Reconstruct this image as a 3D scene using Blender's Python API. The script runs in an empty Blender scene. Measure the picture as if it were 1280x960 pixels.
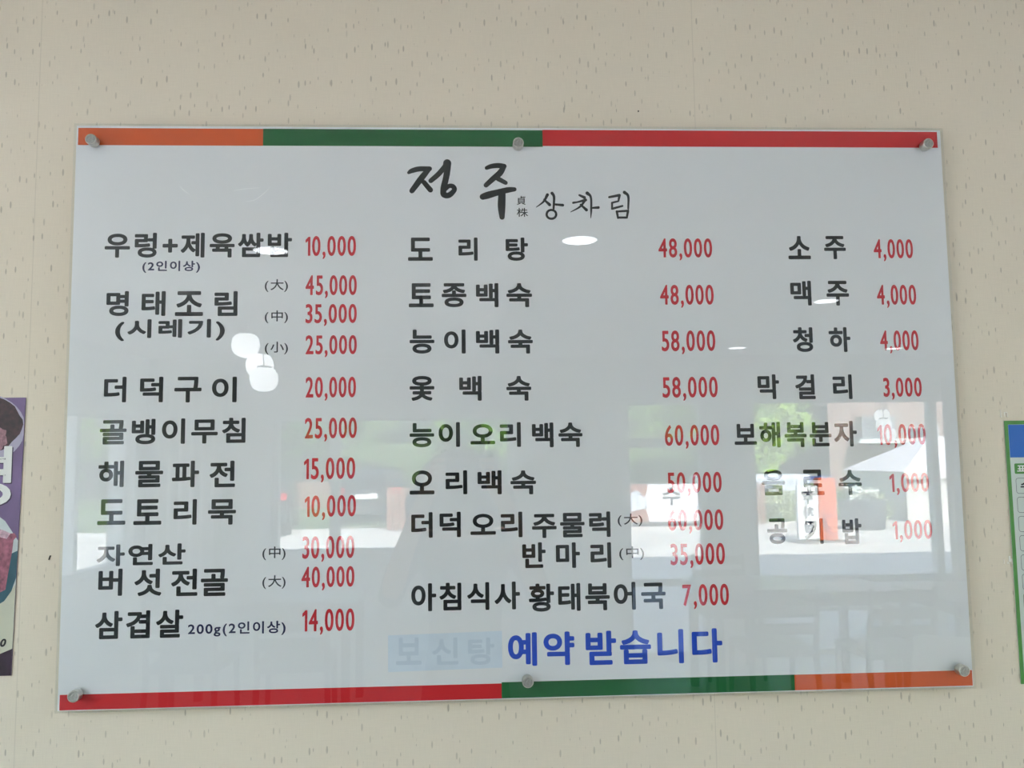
import bpy, bmesh, math, random
from mathutils import Vector, Matrix, Euler
from mathutils.geometry import delaunay_2d_cdt
random.seed(7)
scene = bpy.context.scene
COL = scene.collection
R = math.radians

# ---------------- camera ----------------
cd = bpy.data.cameras.new('camera'); cam = bpy.data.objects.new('camera', cd); COL.objects.link(cam)
cd.sensor_fit = 'HORIZONTAL'; cd.sensor_width = 36.0
cd.lens = 36.0 * 1050.0 / 1280.0
cd.clip_start = 0.01; cd.clip_end = 400
rot = Matrix(((0.998808, 0.009061, -0.047961), (-0.046972, -0.088616, -0.994958), (-0.013266, 0.996025, -0.088085))).to_4x4()
cam.matrix_world = Matrix.Translation((-0.08044, -1.33088, 1.6)) @ rot
scene.camera = cam

# ---------------- sky, sun, exposure ----------------
wd = bpy.data.worlds.new('sky'); scene.world = wd; wd.use_nodes = True
nt = wd.node_tree; bg = nt.nodes['Background']
sky = nt.nodes.new('ShaderNodeTexSky'); sky.sky_type = 'NISHITA'; sky.sun_disc = False
sky.sun_elevation = R(46); sky.sun_rotation = R(14); sky.air_density = 1.0; sky.dust_density = 1.2
nt.links.new(sky.outputs[0], bg.inputs[0]); bg.inputs[1].default_value = 0.85
sd = bpy.data.lights.new('sun', 'SUN'); sd.energy = 19.0; sd.angle = R(0.6); sd.color = (1.0, 0.975, 0.94)
sun = bpy.data.objects.new('sun', sd); COL.objects.link(sun)
sun.rotation_euler = Vector((0.24, 1.0, 1.0)).to_track_quat('Z', 'Y').to_euler()   # sun stands behind the house
LAMP = 3.0          # radiance of the frosted lamp glass
FILL_PANEL = 15.0         # radiance of the added fill panels under the ceiling
vs = scene.view_settings
vs.view_transform = 'Standard'; vs.look = 'None'; vs.gamma = 1.0; vs.exposure = 1.28; vs.use_curve_mapping = False
scene.cycles.use_denoising = True
scene.cycles.max_bounces = 10; scene.cycles.transparent_max_bounces = 16
scene.cycles.sample_clamp_indirect = 6.0
scene.cycles.caustics_reflective = False; scene.cycles.caustics_refractive = False

# ---------------- helpers ----------------
def srgb(r, g, b):
    f = lambda c: (c/255/12.92) if c/255 <= 0.04045 else ((c/255+0.055)/1.055)**2.4
    return (f(r), f(g), f(b), 1)
MATS = {}
def mat(name, rgb, rough=0.6, metal=0.0, noise=0.0, scale=20.0, emit=0.0, bump=0.0, spec=0.5):
    if name in MATS: return MATS[name]
    m = bpy.data.materials.new(name); m.use_nodes = True; n = m.node_tree; p = n.nodes['Principled BSDF']
    c = srgb(*rgb); p.inputs['Base Color'].default_value = c
    p.inputs['Roughness'].default_value = rough; p.inputs['Metallic'].default_value = metal
    p.inputs['Specular IOR Level'].default_value = spec
    if emit:
        p.inputs['Emission Color'].default_value = c; p.inputs['Emission Strength'].default_value = emit
    if noise or bump:
        tc = n.nodes.new('ShaderNodeTexCoord'); t = n.nodes.new('ShaderNodeTexNoise')
        t.inputs['Scale'].default_value = scale; t.inputs['Detail'].default_value = 5
        n.links.new(tc.outputs['Object'], t.inputs['Vector'])
        if noise:
            r = n.nodes.new('ShaderNodeValToRGB')
            r.color_ramp.elements[0].position = 0.3; r.color_ramp.elements[1].position = 0.7
            r.color_ramp.elements[0].color = tuple(max(0, v*(1-noise)) for v in c[:3])+(1,)
            r.color_ramp.elements[1].color = tuple(min(1, v*(1+noise)) for v in c[:3])+(1,)
            n.links.new(t.outputs['Fac'], r.inputs[0]); n.links.new(r.outputs[0], p.inputs['Base Color'])
        if bump:
            b = n.nodes.new('ShaderNodeBump'); b.inputs['Strength'].default_value = bump; b.inputs['Distance'].default_value = 0.01
            n.links.new(t.outputs['Fac'], b.inputs['Height']); n.links.new(b.outputs[0], p.inputs['Normal'])
    MATS[name] = m; return m
def clear_mat(name, tint=(1, 1, 1, 1), ior=1.49):
    m = bpy.data.materials.new(name); m.use_nodes = True; n = m.node_tree; n.nodes.clear()
    o = n.nodes.new('ShaderNodeOutputMaterial'); mx = n.nodes.new('ShaderNodeMixShader')
    fr = n.nodes.new('ShaderNodeFresnel'); ge = n.nodes.new('ShaderNodeNewGeometry')
    mr = n.nodes.new('ShaderNodeMapRange'); mr.inputs[3].default_value = ior; mr.inputs[4].default_value = 1/ior   # same reflectance from both sides of a face
    n.links.new(ge.outputs['Backfacing'], mr.inputs[0]); n.links.new(mr.outputs[0], fr.inputs[0])
    tr = n.nodes.new('ShaderNodeBsdfTransparent'); tr.inputs[0].default_value = tint
    gl = n.nodes.new('ShaderNodeBsdfGlossy'); gl.inputs['Roughness'].default_value = 0.0
    n.links.new(fr.outputs[0], mx.inputs[0]); n.links.new(tr.outputs[0], mx.inputs[1]); n.links.new(gl.outputs[0], mx.inputs[2])
    n.links.new(mx.outputs[0], o.inputs[0]); MATS[name] = m; return m

def tag(o, label=None, cat=None, group=None, kind=None):
    if label: o['label'] = label
    if cat: o['category'] = cat
    if group: o['group'] = group
    if kind: o['kind'] = kind
    return o
def thing(name, label, cat, loc=(0, 0, 0), rz=0.0, group=None):
    o = bpy.data.objects.new(name, None); COL.objects.link(o); o.location = loc; o.rotation_euler = (0, 0, rz)
    o.empty_display_size = 0.05
    return tag(o, label, cat, group)
def from_bm(name, bm, m, parent=None, smooth=False):
    me = bpy.data.meshes.new(name); bm.to_mesh(me); bm.free()
    for x in (m if isinstance(m, (list, tuple)) else [m]): me.materials.append(x)
    if smooth:
        for p in me.polygons: p.use_smooth = True
    o = bpy.data.objects.new(name, me); COL.objects.link(o)
    if parent: o.parent = parent
    return o
def from_data(name, v, f, m, parent=None):
    me = bpy.data.meshes.new(name); me.from_pydata(v, [], f); me.update(); me.materials.append(m)
    o = bpy.data.objects.new(name, me); COL.objects.link(o)
    if parent: o.parent = parent
    return o
def box(bm, x0, x1, y0, y1, z0, z1, bev=0.0, M=None):
    r = bmesh.ops.create_cube(bm, size=1.0)
    vv = r['verts']
    bmesh.ops.scale(bm, verts=vv, vec=(x1-x0, y1-y0, z1-z0))
    bmesh.ops.translate(bm, verts=vv, vec=((x0+x1)/2, (y0+y1)/2, (z0+z1)/2))
    if bev:
        e = list({e for v in vv for e in v.link_edges})
        g = bmesh.ops.bevel(bm, geom=e, offset=bev, segments=2, affect='EDGES', profile=0.5)
        vv = list({v for f in g['faces'] for v in f.verts} | {v for v in vv if v.is_valid})
    if M is not None: bmesh.ops.transform(bm, matrix=M, verts=[v for v in vv if v.is_valid])
def cyl(bm, p, q, r0, r1=None, seg=24):
    p = Vector(p); q = Vector(q); d = q-p; r1 = r0 if r1 is None else r1
    M = Matrix.Translation((p+q)/2) @ d.to_track_quat('Z', 'Y').to_matrix().to_4x4()
    bmesh.ops.create_cone(bm, cap_ends=True, segments=seg, radius1=r0, radius2=r1, depth=d.length, matrix=M)
def ball(bm, c, r, sx=1, sy=1, sz=1, u=20, v=12):
    M = Matrix.Translation(c) @ Matrix.Diagonal((sx, sy, sz, 1))
    return bmesh.ops.create_uvsphere(bm, u_segments=u, v_segments=v, radius=r, matrix=M)
def lathe(bm, prof, c=(0, 0, 0), seg=32):
    rings = []
    for r, z in prof:
        rings.append([bm.verts.new((c[0]+r*math.cos(2*math.pi*i/seg), c[1]+r*math.sin(2*math.pi*i/seg), c[2]+z)) for i in range(seg)])
    for a, b in zip(rings, rings[1:]):
        for i in range(seg): bm.faces.new((a[i], a[(i+1) % seg], b[(i+1) % seg], b[i]))
def bx(name, m, x0, x1, y0, y1, z0, z1, parent=None, bev=0.0):
    bm = bmesh.new(); box(bm, x0, x1, y0, y1, z0, z1, bev); return from_bm(name, bm, m, parent)
def flat(name, m, pts, y, parent=None):     # flat print facing -Y, points (x, z)
    return from_data(name, [(x, y, z) for x, z in pts], [tuple(range(len(pts)))], m, parent)
def copy_tree(o, parent=None, loc=None, rz=None, label=None):
    c = o.copy(); COL.objects.link(c)
    if parent: c.parent = parent
    if loc is not None: c.location = loc
    if rz is not None: c.rotation_euler = (0, 0, rz)
    if label: c['label'] = label
    for ch in list(o.children): copy_tree(ch, c)
    return c
def structure(o): o['kind'] = 'structure'; return o
# ---------------- lettering: outlines of the built-in font, thickened to a bold cut ----------------
GC = {}
def glyph(s):
    """contours [(x, y)...], fill triangles, bounding box of one run of characters, em = 1"""
    if s in GC: return GC[s]
    pts, tris, loops, xoff = [], [], [], 0.0
    for ch in s:
        if len(s) > 1:
            p, t, l, adv = one(ch)
        else:
            p, t, l, adv = one(ch)
        n = len(pts)
        pts += [(x+xoff, y) for x, y in p]; tris += [tuple(i+n for i in q) for q in t]
        loops += [[i+n for i in q] for q in l]; xoff += adv
    xs = [p[0] for p in pts]; ys = [p[1] for p in pts]
    GC[s] = (pts, tris, loops, (min(xs), max(xs), min(ys), max(ys)))
    return GC[s]
ONE = {}
def one(ch):
    if ch in ONE: return ONE[ch]
    c = bpy.data.curves.new('text', 'FONT'); c.body = ch; c.size = 1.0
    o = bpy.data.objects.new('text', c); COL.objects.link(o)
    dg = bpy.context.evaluated_depsgraph_get(); ev = o.evaluated_get(dg)
    cv = ev.to_curve(dg, apply_modifiers=False)
    P, L = [], []
    for sp in cv.splines:
        b = sp.bezier_points; k = len(b); loop = []
        for i in range(k):
            p0, p1 = b[i], b[(i+1) % k]
            a, h1, h2, d = p0.co, p0.handle_right, p1.handle_left, p1.co
            dv = d-a; ln = dv.length
            off = 0 if ln < 1e-6 else max(abs(dv.x*(h.y-a.y)-dv.y*(h.x-a.x))/ln for h in (h1, h2))
            N = 1 if off < 0.002 else (3 if off < 0.03 else 5)
            for j in range(N):
                t = j/N; u = 1-t
                q = a*u**3+h1*3*u*u*t+h2*3*u*t*t+d*t**3
                if not loop or (Vector(loop[-1])-q.xy).length > 1e-4: loop.append((q.x, q.y))
        if len(loop) > 2:
            L.append(list(range(len(P), len(P)+len(loop)))); P += loop
    ev.to_curve_clear(); bpy.data.objects.remove(o); bpy.data.curves.remove(c)
    adv = 1.0 if ord(ch) > 0x2000 else 0.0
    if ch == '1':      # a plain figure one with a flag instead of the built-in bare stroke
        P = [(.20, 0), (.29, 0), (.29, .66), (.215, .66), (.06, .56), (.06, .475), (.20, .555)]; L = [list(range(7))]
    if P:
        r = delaunay_2d_cdt([Vector(p) for p in P], [], L, 2, 1e-6)
        PP = [tuple(v) for v in r[0]]; T = [tuple(f) for f in r[2]]
    else: PP, T = [], []
    if not adv: adv = (max(p[0] for p in P)+0.12) if P else 0.35
        # keep the outline on its own vertices, the fill on the triangulated ones
    n = len(P); pts = P+PP; T = [tuple(i+n for i in f) for f in T]
    ONE[ch] = (pts, T, L, adv)
    return ONE[ch]
def run_mesh(V, F, s, x0, z0, x1, z1, w, y, digits=False, shear=0.0):
    """append run s to V, F inside the box; w = half thickening in metres"""
    pts, tris, loops, (a, b, c, d) = glyph(s)
    if digits: c, d = glyph('0')[3][2:]
    X0, X1, Z0, Z1 = x0+w, x1-w, z0+w, z1-w
    sx = (X1-X0)/(b-a); sz = (Z1-Z0)/(d-c)
    q = [(X0+(p[0]-a)*sx+shear*(p[1]-c)*sz, Z0+(p[1]-c)*sz) for p in pts]
    n = len(V); V += [(x, y, z) for x, z in q]
    F += [tuple(i+n for i in t) for t in tris]
    if w > 0:
        for l in loops:
            for i, j in zip(l, l[1:]+l[:1]):
                ribbon(V, F, q[i], q[j], w, w, y)
            for i in l: disc(V, F, q[i], w, y, 6)
LAYER = [0]
def lift(y):      # vinyl pieces that overlap lie a few microns apart, never in one plane
    LAYER[0] = (LAYER[0]+1) % 23
    return y-5e-6*(1+LAYER[0])
def ribbon(V, F, p, q, r0, r1, y):
    y = lift(y)
    dx, dz = q[0]-p[0], q[1]-p[1]; L = math.hypot(dx, dz)
    if L < 1e-7: return
    nx, nz = -dz/L, dx/L; n = len(V)
    V += [(p[0]+nx*r0, y, p[1]+nz*r0), (p[0]-nx*r0, y, p[1]-nz*r0), (q[0]-nx*r1, y, q[1]-nz*r1), (q[0]+nx*r1, y, q[1]+nz*r1)]
    F.append((n, n+1, n+2, n+3))
def disc(V, F, p, r, y, k=10):
    y = lift(y)
    n = len(V); V += [(p[0]+r*math.cos(2*math.pi*i/k), y, p[1]+r*math.sin(2*math.pi*i/k)) for i in range(k)]
    F.append(tuple(range(n, n+k)))
def strokes(V, F, S, y, sub=5):
    for s in S:
        s = [Vector(p) for p in s]; e = [s[0]*2-s[1]]+s+[s[-1]*2-s[-2]]; pp = []
        for i in range(1, len(e)-2):
            for j in range(sub):
                t = j/sub; a, b, c, d = e[i-1:i+3]
                pp.append(0.5*((2*b)+(c-a)*t+(2*a-5*b+4*c-d)*t*t+(3*b-a-3*c+d)*t**3))
        pp.append(s[-1])
        for p, q in zip(pp, pp[1:]): ribbon(V, F, (p.x, p.y), (q.x, q.y), p.z/2, q.z/2, y)
        for p in pp: disc(V, F, (p.x, p.y), p.z/2, y, 12)
# ---------------- materials of the room ----------------
def wallpaper(name, base, dark):
    m = bpy.data.materials.new(name); m.use_nodes = True; n = m.node_tree; L = n.links; p = n.nodes['Principled BSDF']
    p.inputs['Roughness'].default_value = 0.75; p.inputs['Specular IOR Level'].default_value = 0.25
    tc = n.nodes.new('ShaderNodeTexCoord')
    def math_(op, a, b=None):
        x = n.nodes.new('ShaderNodeMath'); x.operation = op
        for i, v in enumerate((a, b)):
            if v is None: continue
            if isinstance(v, (int, float)): x.inputs[i].default_value = v
            else: L.new(v, x.inputs[i])
        return x.outputs[0]
    def dashes(sx, sz, off, thr, power):
        s0 = n.nodes.new('ShaderNodeSeparateXYZ'); L.new(tc.outputs['Object'], s0.inputs[0])
        c0 = n.nodes.new('ShaderNodeCombineXYZ')
        L.new(math_('ADD', math_('MULTIPLY', s0.outputs[0], sx), off[0]), c0.inputs[0]); L.new(math_('ADD', math_('MULTIPLY', s0.outputs[2], sz), off[2]), c0.inputs[1])
        v = n.nodes.new('ShaderNodeTexVoronoi'); v.voronoi_dimensions = '2D'; v.feature = 'F1'; v.inputs['Scale'].default_value = 1.0
        L.new(c0.outputs[0], v.inputs['Vector'])
        sp = n.nodes.new('ShaderNodeSeparateColor'); L.new(v.outputs['Color'], sp.inputs[0])
        size = math_('ADD', math_('MULTIPLY', sp.outputs[0], thr), thr*.35)
        d = math_('SUBTRACT', size, v.outputs['Distance'])
        d = math_('MULTIPLY', d, 30.0)
        d = n.nodes.new('ShaderNodeClamp') if False else math_('MINIMUM', math_('MAXIMUM', d, 0.0), 1.0)
        return math_('MULTIPLY', d, math_('MULTIPLY', math_('ADD', math_('MULTIPLY', sp.outputs[1], .6), .4), power))
    d1 = dashes(76.0, 19.0, (3.1, 7.0, 1.7), 0.095, 0.9)
    d2 = dashes(44.0, 10.0, (9.3, 2.0, 5.2), 0.055, 0.7)
    dd = math_('MINIMUM', math_('ADD', d1, d2), 1.0)
    # fine woven grain, stretched both ways
    def grain(sc, w):
        mp = n.nodes.new('ShaderNodeMapping'); mp.inputs['Scale'].default_value = sc; L.new(tc.outputs['Object'], mp.inputs[0])
        t = n.nodes.new('ShaderNodeTexNoise'); t.inputs['Scale'].default_value = 1.0; t.inputs['Detail'].default_value = 3; L.new(mp.outputs[0], t.inputs['Vector'])
        return math_('MULTIPLY', t.outputs['Fac'], w)
    g = math_('ADD', grain((700, 700, 40), 0.5), grain((40, 700, 700), 0.5))
    g2 = math_('ADD', g, grain((2.2, 2.2, 1.1), 0.6))
    r = n.nodes.new('ShaderNodeMapRange'); r.inputs[1].default_value = 0.55; r.inputs[2].default_value = 1.05; r.inputs[3].default_value = 0.955; r.inputs[4].default_value = 1.045
    L.new(g2, r.inputs[0])
    # paper seam lines about every 1.06 m
    sx = n.nodes.new('ShaderNodeSeparateXYZ'); L.new(tc.outputs['Object'], sx.inputs[0])
    ad = math_('ADD', sx.outputs[0], 0.767+1.06*5)
    fr = math_('MODULO', ad, 1.06); ab = math_('ABSOLUTE', math_('SUBTRACT', fr, 0.53)); seam = math_('GREATER_THAN', ab, 0.5293)
    mix = n.nodes.new('ShaderNodeMix'); mix.data_type = 'RGBA'; mix.inputs[6].default_value = srgb(*base); mix.inputs[7].default_value = srgb(*dark)
    L.new(math_('MINIMUM', math_('ADD', math_('MULTIPLY', dd, 0.52), math_('MULTIPLY', seam, 0.16)), 1.0), mix.inputs[0])
    vm = n.nodes.new('ShaderNodeVectorMath'); vm.operation = 'SCALE'; L.new(mix.outputs[2], vm.inputs[0]); L.new(r.outputs[0], vm.inputs[3])
    L.new(vm.outputs[0], p.inputs['Base Color'])
    b = n.nodes.new('ShaderNodeBump'); b.inputs['Strength'].default_value = 0.25; b.inputs['Distance'].default_value = 0.0012
    L.new(math_('SUBTRACT', g, math_('MULTIPLY', dd, 0.5)), b.inputs['Height']); L.new(b.outputs[0], p.inputs['Normal'])
    return m
PAPER = wallpaper('cream_wallpaper', (226, 215, 196), (130, 118, 100))
PLASTER = mat('far_wall_paint', (194, 196, 196), 0.8, noise=0.05, scale=3)
CEIL = mat('ceiling_paper', (214, 215, 212), 0.85, noise=0.03, scale=6)
FLOORM = mat('floor_vinyl', (176, 168, 154), 0.35, noise=0.12, scale=5)
FRAME = mat('window_frame_paint', (196, 200, 200), 0.4)
GLASS = clear_mat('window_glass', (0.93, 0.95, 0.94, 1), 1.45)
STEEL = mat('brushed_steel', (150, 152, 155), 0.28, 1.0, noise=0.08, scale=120)

X0, X1, Y0, CZ = -2.62, 4.02, -5.42, 2.415
structure(bx('wall_front', PAPER, X0-.2, X1+.2, 0, 0.2, -0.05, 2.7))
structure(bx('wall_right', PLASTER, X1, X1+.2, Y0-.2, -0.001, -0.05, 2.7))
structure(bx('ceiling', CEIL, X0, X1, Y0, -0.001, CZ, CZ+0.1))
structure(bx('floor', FLOORM, X0, X1, Y0, -0.001, -0.05, 0.0))
structure(bx('roof', mat('shade_block', (150, 140, 125), 0.9), X0-.6, X1+.6, Y0-.45, 1.2, 2.7, 6.7))  # unseen upper storey mass, added and sized to cast shade on the paving
structure(bx('shade_block_side', mat('shade_block', (150, 140, 125), 0.9), X1+.61, X1+8, Y0-.45, 1.2, -.05, 6.7))  # unseen block added to carry the house shadow further right
structure(bx('baseboard_front', mat('skirting', (120, 96, 74), 0.5), X0, X1, -0.012, -0.0005, 0.0, 0.08))

def opening_wall(name, axis, c0, c1, a0, a1, openings, z0=-0.05, z1=2.7, m=PLASTER):
    """wall slab with rectangular openings; axis x: runs along x at y c0..c1"""
    bm = bmesh.new(); cuts = sorted(openings); cur = a0
    def add(u0, u1, zz0, zz1):
        if u1-u0 < 1e-4: return
        if axis == 'x': box(bm, u0, u1, c0, c1, zz0, zz1)
        else: box(bm, c0, c1, u0, u1, zz0, zz1)
    for (u0, u1, s, t) in cuts:
        add(cur, u0, z0, z1); add(u0, u1, z0, s); add(u0, u1, t, z1); cur = u1
    add(cur, a1, z0, z1)
    return structure(from_bm(name, bm, m))
opening_wall('wall_back', 'x', Y0-.2, Y0, X0-.2, X1+.2, [(-1.66, .25, .86, 1.96), (1.14, 1.82, 0, 2.07), (2.18, 3.98, 0, 2.07)])
opening_wall('wall_left', 'y', X0-.2, X0, Y0-.2, -0.001, [(-5.2, -3.55, .84, 1.96), (-2.6, -1.2, .84, 1.96)])

def window(name, axis, c, u0, u1, z0, z1, mull=(), rails=(), t=0.045, d=0.09, glazed=False):
    """frame of bars with a pane in every field"""
    fr = bmesh.new()
    def bar(a0, a1, b0, b1, bm=fr, th=d):
        if axis == 'x': box(bm, a0, a1, c-th/2, c+th/2, b0, b1, 0.004 if th == d else 0)
        else: box(bm, c-th/2, c+th/2, a0, a1, b0, b1, 0.004 if th == d else 0)
    bar(u0, u0+t, z0, z1); bar(u1-t, u1, z0, z1); bar(u0+t, u1-t, z0, z0+t); bar(u0+t, u1-t, z1-t, z1)
    ms = sorted(mull); edges = [u0+t]
    for m0, m1 in ms: bar(m0, m1, z0+t, z1-t); edges += [m0, m1]
    edges.append(u1-t)
    fields = [(edges[i], edges[i+1]) for i in range(0, len(edges), 2)]
    root = structure(from_bm(name, fr, FRAME))
    for a, b in fields:
        zs = [z0+t]
        for r0, r1 in rails:
            bmr = bmesh.new(); bar(a, b, r0, r1, bmr, d*0.8); from_bm('rail', bmr, FRAME, root); zs += [r0, r1]
        zs.append(z1-t)
        for i in range(0, len(zs), 2):
            bmp = bmesh.new(); low = zs[i+1] < 0.7 and not glazed
            bar(a, b, zs[i], zs[i+1], bmp, 0.02 if low else 0.006)
            from_bm('lower_panel' if low else 'pane', bmp, MATS['door_panel'] if low else GLASS, root)
    return root
mat('door_panel', (128, 132, 136), 0.45)
window('window_1', 'x', Y0-.1, -1.66, .25, .86, 1.96, mull=[(-1.216, -1.135), (-.215, -.165)])
window('door_1', 'x', Y0-.1, 1.14, 1.82, 0.0, 2.07, rails=[(.56, .62), (1.67, 1.75)], t=.05, glazed=True)
window('door_2', 'x', Y0-.1, 2.18, 3.98, 0.0, 2.07, mull=[(3.70, 3.76)], rails=[(.56, .62), (.34, .37)], t=.045, glazed=True)
window('window_2', 'y', X0-.1, -5.2, -3.55, .84, 1.96, mull=[(-4.42, -4.36)])
window('window_3', 'y', X0-.1, -2.6, -1.2, .84, 1.96, mull=[(-1.93, -1.87)])

# ---------------- ceiling lights ----------------
LG = mat('lamp_glass', (250, 252, 255), 0.5, emit=LAMP); DG = mat('downlight_glass', (246, 250, 255), 0.5, emit=LAMP*2.2)
WH = mat('white_enamel', (235, 236, 234), 0.4)
dl = thing('downlight', 'round flush ceiling downlight nearest the menu board', 'ceiling light', (-.849, -1.919, CZ), group='round ceiling downlights')
bm = bmesh.new(); lathe(bm, [(.064, -.001), (.066, -.009), (.078, -.008), (.082, 0)], seg=40); from_bm('rim', bm, WH, dl, True)
bm = bmesh.new(); cyl(bm, (0, 0, -.007), (0, 0, -.002), .064, seg=40); from_bm('diffuser', bm, DG, dl)
for x, y, l in ((.328, -1.77, 'round ceiling downlight in front of the middle of the menu board'), (1.802, -3.019, 'round ceiling downlight over the row of dining tables'),
                (1.93, -4.92, 'round ceiling downlight between the two glass doors'), (3.193, -5.019, 'round ceiling downlight just inside the wide glass door'),
                (3.6, -1.0, 'round ceiling downlight in the right corner by the menu wall')):
    copy_tree(dl, loc=(x, y, CZ), label=l)
PG = mat('fill_panel_glow', (228, 240, 255), 0.5, emit=FILL_PANEL)  # unseen panels added to brighten the room, kept clear of the board's reflection
pl = thing('fill_light_panel', 'long ceiling panel light along the left wall', 'ceiling light', (-2.25, -1.85, CZ), math.pi/2, group='long ceiling panel lights')
bm = bmesh.new(); box(bm, -.62, .62, -.17, -.15, -.022, 0); box(bm, -.62, .62, .15, .17, -.022, 0); box(bm, -.62, -.6, -.15, .15, -.022, 0); box(bm, .6, .62, -.15, .15, -.022, 0)
from_bm('frame', bm, WH, pl); bx('diffuser', PG, -.6, .6, -.15, .15, -.018, -.004, pl)
for x, y, a, l in ((3.0, -1.0, 90, 'added fill light panel on the ceiling in the right corner by the menu wall'), (3.5, -2.6, 90, 'added fill light panel on the ceiling along the right wall')):
    copy_tree(pl, loc=(x, y, CZ), rz=R(a), label=l)

def pendant(loc, offs, label, r):
    t = thing('pendant_lamp', label, 'pendant lamp', loc, group='three-globe pendant lamps')
    bm = bmesh.new(); cyl(bm, (0, 0, -.03), (0, 0, 0), .06); from_bm('canopy', bm, WH, t)
    for dx, dy, z in offs:
        zz = z-loc[2]
        bm = bmesh.new(); cyl(bm, (dx*.3, dy*.3, -.03), (dx, dy, zz+r*.72), .003, seg=8); c = from_bm('cord', bm, WH, t)
        bm = bmesh.new(); cyl(bm, (dx, dy, zz+r*.78), (dx, dy, zz+r*.95), r*.56, r*.45, 24); from_bm('collar', bm, STEEL, t)
        bm = bmesh.new()
        prof = [(0.001, r*.80), (r*.5, r*.80), (r*.72, r*.70), (r*.93, r*.38), (r, 0), (r*.93, -r*.37), (r*.72, -r*.68), (r*.4, -r*.84), (0.001, -r*.9)]
        lathe(bm, prof, (dx, dy, zz), 28); from_bm('globe', bm, LG, t, True)
pendant((-1.1, -2.72, CZ), [(-.047, .02, 2.150), (0, -.06, 2.062), (.046, .04, 1.985)], 'pendant lamp with three frosted globes left of the photographer', .066)
pendant((2.88, -4.62, CZ), [(-.01, .0, 1.868), (-.03, .06, 1.80), (.04, -.02, 1.735)], 'pendant lamp with three frosted globes before the wide glass door', .055)
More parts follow.
